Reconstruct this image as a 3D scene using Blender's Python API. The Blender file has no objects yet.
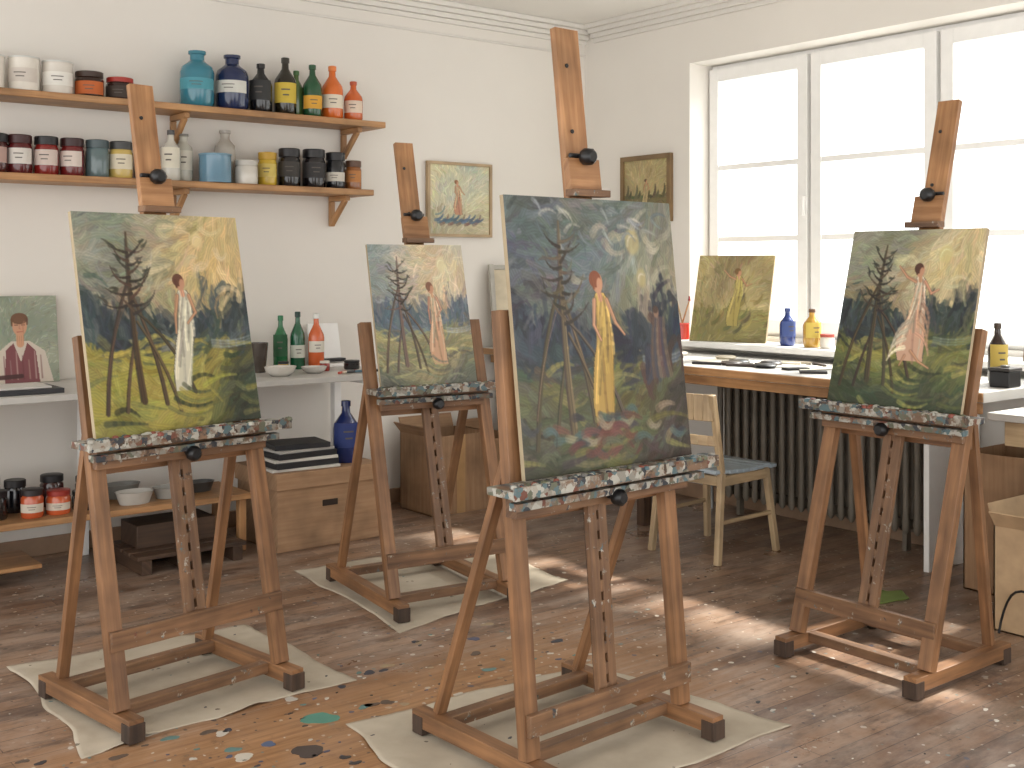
import bpy, math, random
import numpy as np
from mathutils import Matrix, Vector, Euler
random.seed(4)
S=bpy.context.scene
H_EYE=1.45
# ------------------------------------------------------------ helpers
def lin(c):
    o=[]
    for x in c[:3]:
        x=x/255.0
        o.append(x/12.92 if x<=0.04045 else ((x+0.055)/1.055)**2.4)
    return (o[0],o[1],o[2],1.0)
class NT:
    def __init__(s,name):
        s.m=bpy.data.materials.new(name); s.m.use_nodes=True
        s.t=s.m.node_tree; s.n=s.t.nodes; s.l=s.t.links
        s.p=s.n['Principled BSDF']
    def add(s,t,**k):
        n=s.n.new(t)
        for a,b in k.items(): setattr(n,a,b)
        return n
    def link(s,a,b): s.l.new(a,b)
    def ramp(s,fac,stops,interp='LINEAR'):
        r=s.add('ShaderNodeValToRGB'); r.color_ramp.interpolation=interp
        e=r.color_ramp.elements
        while len(e)<len(stops): e.new(0.5)
        for i,(p,c) in enumerate(stops):
            e[i].position=p; e[i].color=c
        s.link(fac,r.inputs['Fac']); return r.outputs['Color']
    def mix(s,fac,a,b,mode='MIX'):
        m=s.add('ShaderNodeMix',data_type='RGBA',blend_type=mode)
        for v,i in ((fac,0),(a,6),(b,7)):
            if isinstance(v,bpy.types.NodeSocket): s.link(v,m.inputs[i])
            else: m.inputs[i].default_value=v
        return m.outputs[2]
    def mapping(s,src='Object',scale=(1,1,1),rot=(0,0,0)):
        tc=s.add('ShaderNodeTexCoord'); mp=s.add('ShaderNodeMapping')
        mp.inputs['Scale'].default_value=scale; mp.inputs['Rotation'].default_value=rot
        s.link(tc.outputs[src],mp.inputs['Vector']); return mp.outputs['Vector']
    def noise(s,vec,scale,detail=4,rough=0.55,out='Fac'):
        n=s.add('ShaderNodeTexNoise'); n.inputs['Scale'].default_value=scale
        n.inputs['Detail'].default_value=detail; n.inputs['Roughness'].default_value=rough
        s.link(vec,n.inputs['Vector']); return n.outputs[out]
    def warp(s,vec,scale,amt):
        c=s.noise(vec,scale,3,.6,'Color'); a=s.add('ShaderNodeVectorMath',operation='MULTIPLY_ADD')
        s.link(c,a.inputs[0]); a.inputs[1].default_value=(amt,amt,amt); s.link(vec,a.inputs[2]); return a.outputs[0]
    def bump(s,h,strength=0.2,dist=0.01):
        b=s.add('ShaderNodeBump'); b.inputs['Strength'].default_value=strength; b.inputs['Distance'].default_value=dist
        s.link(h,b.inputs['Height']); s.link(b.outputs['Normal'],s.p.inputs['Normal'])
W1=(1,1,1,1); B0=(0,0,0,1)
def g(v): return (v,v,v,1)
def m_plain(name,col,rough=.5,metal=0,coat=0,var=.12,scale=12,bump=0):
    t=NT(name); c=lin(col)
    v=t.mapping('Object'); n=t.noise(v,scale)
    a=tuple(x*(1-var) for x in c[:3])+(1,); b=tuple(min(1,x*(1+var)) for x in c[:3])+(1,)
    t.link(t.ramp(n,[(.3,a),(.7,b)]),t.p.inputs['Base Color'])
    t.p.inputs['Roughness'].default_value=rough; t.p.inputs['Metallic'].default_value=metal
    t.p.inputs['Coat Weight'].default_value=coat
    if bump: t.bump(n,bump,.005)
    return t.m
def m_wood(name,c1,c2,rough=.5,splat=0.0):
    t=NT(name)
    v=t.mapping('UV',(3,45,1)); n=t.noise(v,1.0,5)
    col=t.ramp(n,[(.3,lin(c1)),(.7,lin(c2))])
    v2=t.mapping('Object'); n2=t.noise(v2,4,3)
    dark=t.ramp(n2,[(.35,g(.64)),(.6,W1)])
    col=t.mix(1.0,col,dark,'MULTIPLY')
    if splat>0:
        vw=t.warp(v2,30,.035)
        vo=t.add('ShaderNodeTexVoronoi'); vo.inputs['Scale'].default_value=48; t.link(vw,vo.inputs['Vector'])
        sep=t.add('ShaderNodeSeparateColor'); t.link(vo.outputs['Color'],sep.inputs[0])
        pal=t.ramp(sep.outputs[0],[(0,lin((172,170,160))),(.2,lin((86,108,112))),(.34,lin((138,134,124))),(.5,lin((52,56,62))),(.66,lin((160,154,142))),(.78,lin((108,66,52))),(.85,lin((98,100,84))),(.93,lin((70,54,42)))],'CONSTANT')
        n3=t.noise(v2,26,4,.7)
        msk=t.ramp(n3,[(.62-splat*.22,B0),(.70-splat*.20,W1)])
        col=t.mix(msk,col,pal)
        t.bump(n3,.5*splat,.01)
    else: t.bump(n,.15,.003)
    t.link(col,t.p.inputs['Base Color']); t.p.inputs['Roughness'].default_value=rough
    return t.m
class MB:
    def __init__(s): s.v=[];s.f=[];s.mi=[];s.uv=[];s.sm=[];s.mats=[]
    def m(s,mat):
        if mat not in s.mats: s.mats.append(mat)
        return s.mats.index(mat)
    def box(s,c,size,mat,R=None,taper=1.0):
        c=Vector(c); hx,hy,hz=size[0]/2,size[1]/2,size[2]/2
        L=[(-hx,-hy,-hz),(hx,-hy,-hz),(hx,hy,-hz),(-hx,hy,-hz),(-hx*taper,-hy*taper,hz),(hx*taper,-hy*taper,hz),(hx*taper,hy*taper,hz),(-hx*taper,hy*taper,hz)]
        b=len(s.v)
        for p in L:
            q=Vector(p)
            if R is not None: q=R@q
            s.v.append(tuple(c+q))
        k=max(range(3),key=lambda i:size[i]); ro=random.random()*9; r2=random.random()*5
        for F in ((0,3,2,1),(4,5,6,7),(0,1,5,4),(1,2,6,5),(2,3,7,6),(3,0,4,7)):
            s.f.append([b+i for i in F]); s.mi.append(s.m(mat)); s.sm.append(False)
            o=[i for i in range(3) if i!=k]
            s.uv.append([(L[i][k]+r2,L[i][o[0]]+L[i][o[1]]+ro) for i in F])
    def b2(s,lo,hi,mat):
        s.box([(a+b)/2 for a,b in zip(lo,hi)],[b-a for a,b in zip(lo,hi)],mat)
    def beam(s,p0,p1,w,d,mat,side=(1,0,0),taper=1.0):
        p0=Vector(p0);p1=Vector(p1); z=(p1-p0).normalized(); x=Vector(side); x=(x-z*x.dot(z)).normalized(); y=z.cross(x)
        R=Matrix((x,y,z)).transposed()
        s.box((p0+p1)/2,(w,d,(p1-p0).length),mat,R,taper)
    def lathe(s,prof,c,mat,seg=20,R=None,mats=None,a0=0,a1=2*math.pi,close=True):
        c=Vector(c); full=abs((a1-a0)-2*math.pi)<1e-6
        n=seg if full else seg+1; b=len(s.v)
        for (r,z) in prof:
            for i in range(n):
                a=a0+(a1-a0)*i/seg
                q=Vector((r*math.cos(a),r*math.sin(a),z))
                if R is not None: q=R@q
                s.v.append(tuple(c+q))
        for j in range(len(prof)-1):
            mm=s.m(mats[j] if mats else mat)
            for i in range(seg):
                i2=(i+1)%n
                F=[b+j*n+i,b+j*n+i2,b+(j+1)*n+i2,b+(j+1)*n+i]
                s.f.append(F); s.mi.append(mm); s.sm.append(True)
                s.uv.append([(i/seg,prof[j][1]),((i+1)/seg,prof[j][1]),((i+1)/seg,prof[j+1][1]),(i/seg,prof[j+1][1])])
        if close and full:
            for j,rev in ((0,True),(len(prof)-1,False)):
                if prof[j][0]>1e-5:
                    F=[b+j*n+i for i in range(n)]
                    if rev: F=F[::-1]
                    s.f.append(F); s.mi.append(s.m((mats[min(j,len(mats)-1)]) if mats else mat)); s.sm.append(False); s.uv.append([(0,0)]*n)
    def cyl(s,p0,p1,r,mat,seg=12,r1=None):
        p0=Vector(p0);p1=Vector(p1); z=(p1-p0); L=z.length; z.normalize()
        x=Vector((1,0,0)) if abs(z.x)<.9 else Vector((0,1,0)); x=(x-z*x.dot(z)).normalized(); y=z.cross(x)
        s.lathe([(r,0),(r if r1 is None else r1,L)],p0,mat,seg,Matrix((x,y,z)).transposed())
    def tube(s,pts,r,mat,seg=8):
        for a,b_ in zip(pts[:-1],pts[1:]): s.cyl(a,b_,r,mat,seg)
    def knob(s,p0,p1,r,mat):
        p0=Vector(p0);p1=Vector(p1); z=(p1-p0); L=z.length; z.normalize()
        x=Vector((1,0,0)) if abs(z.x)<.9 else Vector((0,1,0)); x=(x-z*x.dot(z)).normalized(); y=z.cross(x)
        s.lathe([(r*.35,0),(r*.35,L*.4),(r*.9,L*.45),(r,L*.6),(r*.95,L*.85),(r*.6,L)],p0,mat,10,Matrix((x,y,z)).transposed())
    def quadpoly(s,pts,z0,z1,mat):
        b=len(s.v);n=len(pts)
        for z in (z0,z1):
            for p in pts: s.v.append((p[0],p[1],z))
        s.f.append([b+n+i for i in range(n)]); s.f.append([b+n-1-i for i in range(n)])
        for i in range(n): s.f.append([b+i,b+(i+1)%n,b+n+(i+1)%n,b+n+i])
        for k in range(n+2): s.mi.append(s.m(mat)); s.sm.append(False); s.uv.append([(0,0)]*len(s.f[len(s.f)-n-2+k]))
    def build(s,name,M=None,bevel=0.0,seg=2):
        me=bpy.data.meshes.new(name); me.from_pydata(s.v,[],s.f)
        for m in s.mats: me.materials.append(m)
        me.polygons.foreach_set('material_index',s.mi); me.polygons.foreach_set('use_smooth',s.sm)
        uv=me.uv_layers.new(name='UVMap'); flat=[c for f in s.uv for p in f for c in p]
        uv.data.foreach_set('uv',flat); me.update()
        try: me.set_sharp_from_angle(angle=math.radians(40))
        except Exception: pass
        o=bpy.data.objects.new(name,me); S.collection.objects.link(o)
        if M is not None: o.matrix_world=M
        if bevel>0:
            b=o.modifiers.new('bevel','BEVEL'); b.width=bevel; b.segments=seg; b.limit_method='ANGLE'; b.angle_limit=math.radians(50)
        return o
def TR(x,y,z,yaw=0): return Matrix.Translation((x,y,z))@Matrix.Rotation(math.radians(yaw),4,'Z')

# ------------------------------------------------------------ materials
M_easel=m_wood('easel_wood',(112,78,52),(160,116,78),.48)
M_easel2=m_wood('easel_wood_dirty',(102,74,54),(150,112,80),.52,splat=.10)
M_tray=m_wood('easel_tray_wood',(108,84,68),(140,112,88),.5,splat=1.0)
M_mast=m_wood('easel_mast_wood',(148,102,64),(190,142,98),.42)
M_pine=m_wood('shelf_pine',(158,112,70),(196,150,102),.5)
M_chair=m_wood('chair_birch',(172,146,112),(202,178,142),.45)
M_darkwood=m_wood('dark_wood',(60,42,30),(88,64,46),.6)
M_card=m_wood('cardboard',(150,116,86),(170,136,104),.85)
M_card2=m_plain('carton_kraft_light',(186,158,124),.8)
M_black=m_plain('black_plastic',(22,22,24),.35)
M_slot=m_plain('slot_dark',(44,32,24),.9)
M_white=m_plain('white_paint',(238,237,234),.4,var=.03)
M_label=m_plain('paper_label',(222,216,200),.7,var=.06,scale=60)
M_deskgrey=m_plain('desk_laminate',(192,190,185),.45,var=.08,scale=5)
M_metal=m_plain('zinc_metal',(150,150,148),.35,metal=.8)
M_rad=m_plain('radiator_enamel',(112,104,92),.5)
M_seat=m_plain('seat_vinyl',(158,170,178),.4)
M_foot=m_wood('worn_foot_wood',(52,40,32),(84,64,50),.7)
_c={}
def glossy(col,rough=.15,name=None):
    k=(col,rough)
    if k not in _c: _c[k]=m_plain((name or 'glazed')+'_%d_%d_%d'%col,col,rough,coat=.5 if rough<.3 else 0,var=.06)
    return _c[k]
def m_wall(name,col):
    t=NT(name); v=t.mapping('Object'); n=t.noise(v,1.3,5)
    c=lin(col)
    t.link(t.ramp(n,[(.3,tuple(x*.95 for x in c[:3])+(1,)),(.7,c)]),t.p.inputs['Base Color'])
    t.p.inputs['Roughness'].default_value=.85; t.bump(t.noise(v,9,2),.04,.003); return t.m
M_wall=m_wall('plaster_wall',(227,222,214)); M_ceil=m_wall('plaster_ceiling',(228,225,219)); M_trim=m_wall('plaster_trim',(222,218,211))
def m_floor():
    t=NT('worn_floorboards'); v=t.mapping('Object')
    br=t.add('ShaderNodeTexBrick'); br.offset=.37; br.offset_frequency=2
    br.inputs['Scale'].default_value=1.0; br.inputs['Brick Width'].default_value=.95; br.inputs['Row Height'].default_value=.085
    br.inputs['Mortar Size'].default_value=.0016; br.inputs['Bias'].default_value=0
    br.inputs['Color1'].default_value=lin((114,86,68)); br.inputs['Color2'].default_value=lin((164,130,104)); br.inputs['Mortar'].default_value=lin((54,40,32))
    t.link(v,br.inputs['Vector'])
    vg=t.mapping('Object',(3,50,1)); gr=t.noise(vg,1,5)
    col=t.mix(.6,br.outputs['Color'],t.ramp(gr,[(.25,g(.45)),(.7,g(1.0))]),'MULTIPLY')
    dn=t.noise(t.mapping('Object',(1.4,3.2,1)),1.3,7,.72); col=t.mix(t.ramp(dn,[(.42,B0),(.68,g(.7))]),col,lin((174,158,144)))
    dk=t.noise(t.mapping('Object',(3,9,1)),1,8,.75); col=t.mix(t.ramp(dk,[(.49,B0),(.65,g(.7))]),col,lin((70,56,48)))
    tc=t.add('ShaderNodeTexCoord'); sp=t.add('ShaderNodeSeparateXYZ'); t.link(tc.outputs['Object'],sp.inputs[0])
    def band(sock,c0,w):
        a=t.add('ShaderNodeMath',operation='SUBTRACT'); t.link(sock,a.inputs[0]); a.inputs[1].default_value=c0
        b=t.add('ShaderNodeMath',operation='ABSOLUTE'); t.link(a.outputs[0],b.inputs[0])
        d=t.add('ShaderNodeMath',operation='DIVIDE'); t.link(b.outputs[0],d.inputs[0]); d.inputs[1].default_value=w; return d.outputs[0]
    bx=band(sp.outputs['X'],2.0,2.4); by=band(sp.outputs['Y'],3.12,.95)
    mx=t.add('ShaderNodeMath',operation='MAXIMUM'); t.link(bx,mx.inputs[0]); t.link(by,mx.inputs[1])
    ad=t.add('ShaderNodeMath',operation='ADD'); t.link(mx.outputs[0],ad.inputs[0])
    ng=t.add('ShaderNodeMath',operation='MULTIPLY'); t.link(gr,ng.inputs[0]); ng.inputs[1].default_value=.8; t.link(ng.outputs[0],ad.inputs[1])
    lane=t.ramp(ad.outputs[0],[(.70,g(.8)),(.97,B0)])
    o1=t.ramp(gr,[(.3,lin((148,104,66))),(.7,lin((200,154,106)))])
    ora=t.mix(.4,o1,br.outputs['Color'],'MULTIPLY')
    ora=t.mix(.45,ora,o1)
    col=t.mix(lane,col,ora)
    dk2=t.noise(v,9,6,.75); col=t.mix(t.ramp(dk2,[(.56,B0),(.70,g(.55))]),col,lin((64,50,44)))
    for sc,r,off in ((15,.15,0),(36,.2,3.3)):
        wv=t.add('ShaderNodeVectorMath',operation='ADD'); t.link(t.warp(v,18,.03),wv.inputs[0]); wv.inputs[1].default_value=(off,off,0)
        vo=t.add('ShaderNodeTexVoronoi'); vo.inputs['Scale'].default_value=sc; t.link(wv.outputs[0],vo.inputs['Vector'])
        sep=t.add('ShaderNodeSeparateColor'); t.link(vo.outputs['Color'],sep.inputs[0])
        gt=t.add('ShaderNodeMath',operation='GREATER_THAN'); t.link(sep.outputs[1],gt.inputs[0]); gt.inputs[1].default_value=.60
        lt=t.add('ShaderNodeMath',operation='LESS_THAN'); t.link(vo.outputs['Distance'],lt.inputs[0]); lt.inputs[1].default_value=r
        mm=t.add('ShaderNodeMath',operation='MULTIPLY'); t.link(gt.outputs[0],mm.inputs[0]); t.link(lt.outputs[0],mm.inputs[1])
        ms=t.noise(v,1.6,3); mk=t.ramp(ms,[(.34,B0),(.48,g(.85))])
        m3=t.add('ShaderNodeMath',operation='MULTIPLY'); t.link(mm.outputs[0],m3.inputs[0]); t.link(mk,m3.inputs[1])
        pal=t.ramp(sep.outputs[0],[(0,lin((200,194,184))),(.3,lin((62,56,56))),(.55,lin((104,130,128))),(.68,lin((76,82,100))),(.84,lin((196,184,166)))],'CONSTANT')
        col=t.mix(m3.outputs[0],col,pal)
    t.link(col,t.p.inputs['Base Color'])
    rn=t.noise(v,3,5); rr=t.ramp(rn,[(.3,g(.24)),(.7,g(.48))]); t.link(rr,t.p.inputs['Roughness'])
    t.bump(br.outputs['Fac'],-.25,.004)
    return t.m
M_floor=m_floor()
def m_cloth():
    t=NT('canvas_drop_cloth'); v=t.mapping('Object'); n=t.noise(v,3,5); n2=t.noise(v,180,2)
    col=t.ramp(n,[(.3,lin((160,148,130))),(.7,lin((194,183,164)))])
    vo=t.add('ShaderNodeTexVoronoi'); vo.inputs['Scale'].default_value=22; t.link(t.warp(v,20,.04),vo.inputs['Vector'])
    sep=t.add('ShaderNodeSeparateColor'); t.link(vo.outputs['Color'],sep.inputs[0])
    gt=t.add('ShaderNodeMath',operation='GREATER_THAN'); t.link(sep.outputs[1],gt.inputs[0]); gt.inputs[1].default_value=.86
    lt=t.add('ShaderNodeMath',operation='LESS_THAN'); t.link(vo.outputs['Distance'],lt.inputs[0]); lt.inputs[1].default_value=.17
    mm=t.add('ShaderNodeMath',operation='MULTIPLY'); t.link(gt.outputs[0],mm.inputs[0]); t.link(lt.outputs[0],mm.inputs[1])
    col=t.mix(mm.outputs[0],col,t.ramp(sep.outputs[0],[(0,lin((110,100,88))),(.5,lin((100,124,122))),(.7,lin((80,78,82)))],'CONSTANT'))
    t.link(col,t.p.inputs['Base Color']); t.p.inputs['Roughness'].default_value=.9; t.bump(n2,.2,.002); return t.m
M_cloth=m_cloth()
def m_paint():
    t=NT('oil_paint'); a=t.add('ShaderNodeAttribute',attribute_name='Col'); t.link(a.outputs['Color'],t.p.inputs['Base Color'])
    t.p.inputs['Roughness'].default_value=.42
    v=t.mapping('Object',(1,1,1)); t.bump(t.noise(v,120,3),.25,.003); return t.m
M_paint=m_paint()
M_canvas=m_plain('raw_canvas',(172,156,128),.85,var=.08)
M_gold=m_wood('gilt_frame',(108,86,58),(146,118,80),.45)
M_palewood=m_wood('pale_frame',(168,144,110),(192,166,130),.5)
M_tape=m_plain('packing_tape',(176,140,98),.3)

# ------------------------------------------------------------ room shell
XW,YB,ZC=5.43,6.05,3.12
X0,Y0=-1.6,-1.6
b=MB(); b.b2((X0,Y0,-.1),(XW+.3,YB+.2,0),M_floor); b.build('floor')
b=MB(); b.b2((X0,YB,0),(XW+.3,YB+.2,ZC),M_wall); b.build('wall_back')
WY0,WY1,WZ0,WZ1=1.75,5.06,.97,2.74
b=MB()
b.b2((XW,Y0,0),(XW+.3,YB,WZ0),M_wall); b.b2((XW,Y0,WZ1),(XW+.3,YB,ZC),M_wall)
b.b2((XW,WY1,WZ0),(XW+.3,YB,WZ1),M_wall); b.b2((XW,Y0,WZ0),(XW+.3,WY0,WZ1),M_wall)
b.build('wall_right')
b=MB(); b.b2((X0,Y0,ZC),(XW+.3,YB+.2,ZC+.1),M_ceil); b.build('ceiling')
b=MB()
for (dz,dp) in ((.0,.10),(.03,.07),(.06,.045),(.09,.02)):
    b.b2((X0,YB-dp,ZC-dz-.03),(XW,YB,ZC-dz),M_trim)
b.b2((X0,YB-.012,ZC-.2),(XW,YB,ZC-.185),M_trim)
b.build('trim_1',bevel=.004)
b=MB()
for (dz,dp) in ((.0,.10),(.03,.07),(.06,.045),(.09,.02)):
    b.b2((XW-dp,Y0,ZC-dz-.03),(XW,YB-.1,ZC-dz),M_trim)
b.build('trim_2',bevel=.004)
M_base=m_plain('baseboard_paint',(150,122,98),.5)
b=MB(); b.b2((X0,YB-.02,0),(XW,YB,.09),M_base); b.build('baseboard_back',bevel=.004)
b=MB(); b.b2((XW-.02,Y0,0),(XW,YB-.02,.09),M_base); b.build('baseboard_right',bevel=.004)
b=MB(); b.b2((5.2,WY0-.1,.965),(5.595,WY1-.002,1.0),M_white); b.b2((5.597,WY0,.972),(5.72,WY1-.002,1.03),M_white); b.build('window_sill',bevel=.006)
def m_glass():
    t=NT('window_glass'); tr=t.add('ShaderNodeBsdfTransparent'); gl=t.add('ShaderNodeBsdfGlossy'); gl.inputs['Roughness'].default_value=.05
    tr.inputs['Color'].default_value=(.97,.98,.98,1)
    mx=t.add('ShaderNodeMixShader'); mx.inputs[0].default_value=.04
    t.link(tr.outputs[0],mx.inputs[1]); t.link(gl.outputs[0],mx.inputs[2]); t.link(mx.outputs[0],t.n['Material Output'].inputs[0]); return t.m
M_glass=m_glass()
edges=[5.06,4.27,3.43,2.59,1.75]
for i in range(4):
    ya,yb=edges[i+1]+.001,edges[i]-.001
    b=MB(); xa,xb=5.64,5.70; f=.035
    b.b2((xa,ya,1.031),(xb,ya+f,2.738),M_white); b.b2((xa,yb-f,1.031),(xb,yb,2.738),M_white)
    b.b2((xa+.001,ya+f,1.031),(xb-.001,yb-f,1.07),M_white); b.b2((xa+.001,ya+f,2.69),(xb-.001,yb-f,2.738),M_white)
    sa,sb=ya+.012,yb-.012; x1,x2=5.60,5.639; k=.072
    b.b2((x1,sa,1.05),(x2,sa+k,2.71),M_white); b.b2((x1,sb-k,1.05),(x2,sb,2.71),M_white)
    b.b2((x1+.001,sa+k,1.05),(x2-.001,sb-k,1.13),M_white); b.b2((x1+.001,sa+k,2.63),(x2-.001,sb-k,2.71),M_white)
    for z in (1.625,2.08): b.b2((x1+.006,sa+k,z-.016),(x2-.006,sb-k,z+.016),M_white)
    for za,zb2 in ((1.13,1.609),(1.641,2.064),(2.096,2.63)): b.b2((x1+.018,sa+k,za),(x1+.021,sb-k,zb2),M_glass)
    if i in (0,2): b.b2((x1-.03,sa+.01,1.75),(x1-.001,sa+.035,1.87),M_white)
    b.build('window_%d'%(i+1),bevel=.003)

# ------------------------------------------------------------ shelves
def shelf(z,xe):
    b=MB(); b.b2((.2,5.79,z-.035),(xe,6.045,z),M_pine)
    for x in (1.0,2.42,xe-.16):
        b.b2((x,5.84,z-.065),(x+.03,6.045,z-.0355),M_pine)
        b.b2((x,6.015,z-.21),(x+.03,6.045,z-.0655),M_pine)
        b.beam((x+.015,5.87,z-.06),(x+.015,6.03,z-.2),.026,.03,M_pine)
    return b.build('bottle_shelf',bevel=.004)
shelf(2.30,3.63); shelf(1.90,3.55)
def vessel(name,x,y,z,r,h,kind,body,cap=None,label=None,lz=(.25,.65),brushes=0):
    b=MB(); mb=glossy(body); mc=cap if cap is not None else mb
    if isinstance(mc,tuple): mc=glossy(mc,.4)
    if kind=='bottle':
        pr=[(r*.86,0),(r,.015*1),(r,h*.55),(r*.93,h*.62),(r*.6,h*.72),(r*.34,h*.8),(r*.3,h*.9),(r*.38,h*.905),(r*.38,h*.99),(r*.3,h)]
        ms=[mb]*7+[mc]*2
    elif kind=='flask':
        pr=[(r*.85,0),(r,.02),(r,h*.62),(r*.9,h*.72),(r*.55,h*.8),(r*.42,h*.84),(r*.42,h*.93),(r*.52,h*.95),(r*.52,h),(r*.4,h)]
        ms=[mb]*7+[mc]*2
    elif kind=='jar':
        pr=[(r*.93,0),(r,.01),(r,h*.68),(r*.9,h*.76),(r*.88,h*.78),(r*.97,h*.785),(r*.97,h*.98),(r*.9,h)]
        ms=[mb]*4+[mc]*3
    elif kind=='can':
        pr=[(r,0),(r*1.02,.004),(r,.01),(r,h*.93),(r*1.03,h*.94),(r*1.03,h*.99),(r*.95,h),(r*.93,h*.97),(0,h*.97)]
        ms=[mb]*4+[mc]*4
    elif kind=='cup':
        pr=[(r*.75,0),(r,h),(r*.96,h),(r*.72,.01),(0,.01)]; ms=[mb]*4
    elif kind=='bowl':
        pr=[(r*.55,0),(r*.85,h*.4),(r,h),(r*.95,h),(r*.8,h*.45),(0,h*.2)]; ms=[mb]*5
    b.lathe(pr,(0,0,0),mb,22,mats=ms)
    if label:
        ml=glossy(label,.7,'label')
        rr=r*1.012
        b.lathe([(rr,h*lz[0]),(rr,h*lz[1])],(0,0,0),ml,14,a0=math.radians(-190),a1=math.radians(-45))
        mk=glossy((96,90,84),.8,'ink'); rr=r*1.02
        hh=h*(lz[1]-lz[0])
        for q,aa in ((.62,(-140,-95)),(.35,(-132,-100))):
            b.lathe([(rr,h*lz[0]+hh*q),(rr,h*lz[0]+hh*(q+.07))],(0,0,0),mk,8,a0=math.radians(aa[0]),a1=math.radians(aa[1]))
    rb=random.Random(int(x*1000))
    for k in range(brushes):
        a=rb.uniform(0,6.28); d=r*.45; L=rb.uniform(.16,.24); t_=Vector((d*1.5*math.cos(a),d*1.5*math.sin(a),L)); p=Vector((-d*.5*math.cos(a),-d*.5*math.sin(a),.015))
        b.cyl(p,t_,.004,rb.choice([M_pine,M_palewood,M_black]),6); e=t_+(t_-p).normalized()*.03; b.cyl(t_,e,.006,glossy(rb.choice([(90,60,40),(60,50,44),(140,70,50)]),.6),6,.002)
    return b.build(name,TR(x,y,z+.001,random.uniform(-12,12)))
U=2.30; y=5.9
W=(222,216,205); K=(28,26,28)
vessel('paint_can',1.47,y,U,.07,.165,'can',W,(200,200,195))
vessel('paint_can',1.63,y,U,.072,.17,'can',W,(200,200,195),(205,196,186))
vessel('paint_can',1.79,y,U,.073,.165,'can',(214,208,198),(200,200,195),(225,222,214))
vessel('paint_jar',1.945,y,U,.07,.13,'jar',(50,30,22),(60,40,30),(186,96,44),(.1,.6))
vessel('paint_jar',2.10,y,U,.068,.115,'jar',(50,30,26),(160,46,34),(60,48,40),(.1,.6))
vessel('ceramic_bottle',2.515,y,U,.09,.30,'flask',(54,120,138),None,(76,146,160),(.3,.5))
vessel('ceramic_bottle',2.715,y,U,.088,.30,'flask',(30,42,78),None,(205,204,196),(.3,.52))
vessel('glass_bottle',2.885,y,U,.062,.275,'bottle',(26,26,28),None,(50,50,50))
vessel('glass_bottle',3.035,y,U,.062,.325,'bottle',(38,34,24),None,(200,174,66),(.2,.55))
vessel('glass_bottle',3.135,5.96,U,.045,.27,'bottle',(84,110,60),(70,110,60))
vessel('glass_bottle',3.195,y-.02,U,.055,.30,'bottle',(34,78,50),None,(214,160,56),(.15,.4))
vessel('glass_bottle',3.335,y,U,.062,.31,'bottle',(210,104,40),(214,120,56),(222,210,190),(.2,.45))
vessel('glass_bottle',3.475,y,U,.055,.235,'bottle',(200,98,46),(176,78,44),(220,200,180),(.2,.5))
L=1.90
for x,c,l,kk in ((1.50,(70,26,24),(180,150,140),K),(1.61,(86,26,28),(214,208,200),(60,24,24)),(1.735,(126,34,30),(206,190,180),K),(1.86,(104,30,30),(214,200,190),(50,22,22)),(1.985,(90,108,110),None,(70,84,88)),(2.105,(196,170,96),(214,204,180),(60,60,60))):
    vessel('paint_jar',x,y,L,.058,.19,'jar',c,kk,l)
vessel('glass_bottle',2.37,y,L,.052,.27,'bottle',(196,192,180),(70,70,70),(214,208,190))
vessel('glass_bottle',2.46,5.95,L,.05,.26,'flask',(186,184,172),(120,116,108),(205,200,186))
vessel('paint_can',2.60,5.86,L,.085,.155,'can',(96,134,156),(110,146,166))
vessel('glass_jar',2.71,5.98,L,.06,.30,'flask',(176,170,160),(170,165,158))
vessel('paint_jar',2.775,5.85,L,.062,.13,'jar',(206,200,190),(196,192,184))
vessel('paint_jar',2.925,y,L,.052,.185,'jar',(196,164,52),(190,150,46),(206,184,100))
vessel('paint_jar',3.06,y,L,.062,.215,'jar',(24,22,24),K,(60,56,52))
vessel('paint_jar',3.215,y,L,.066,.22,'jar',(26,22,24),K,(48,46,46))
vessel('paint_jar',3.355,y,L,.058,.21,'jar',(24,26,30),K,(200,194,182),(.2,.45))
vessel('paint_jar',3.475,y,L,.048,.17,'jar',(140,86,44),(90,60,40),(180,120,66))
vessel('paint_jar',2.25,5.93,L,.05,.17,'jar',(130,40,34),K,(200,190,180))

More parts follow.
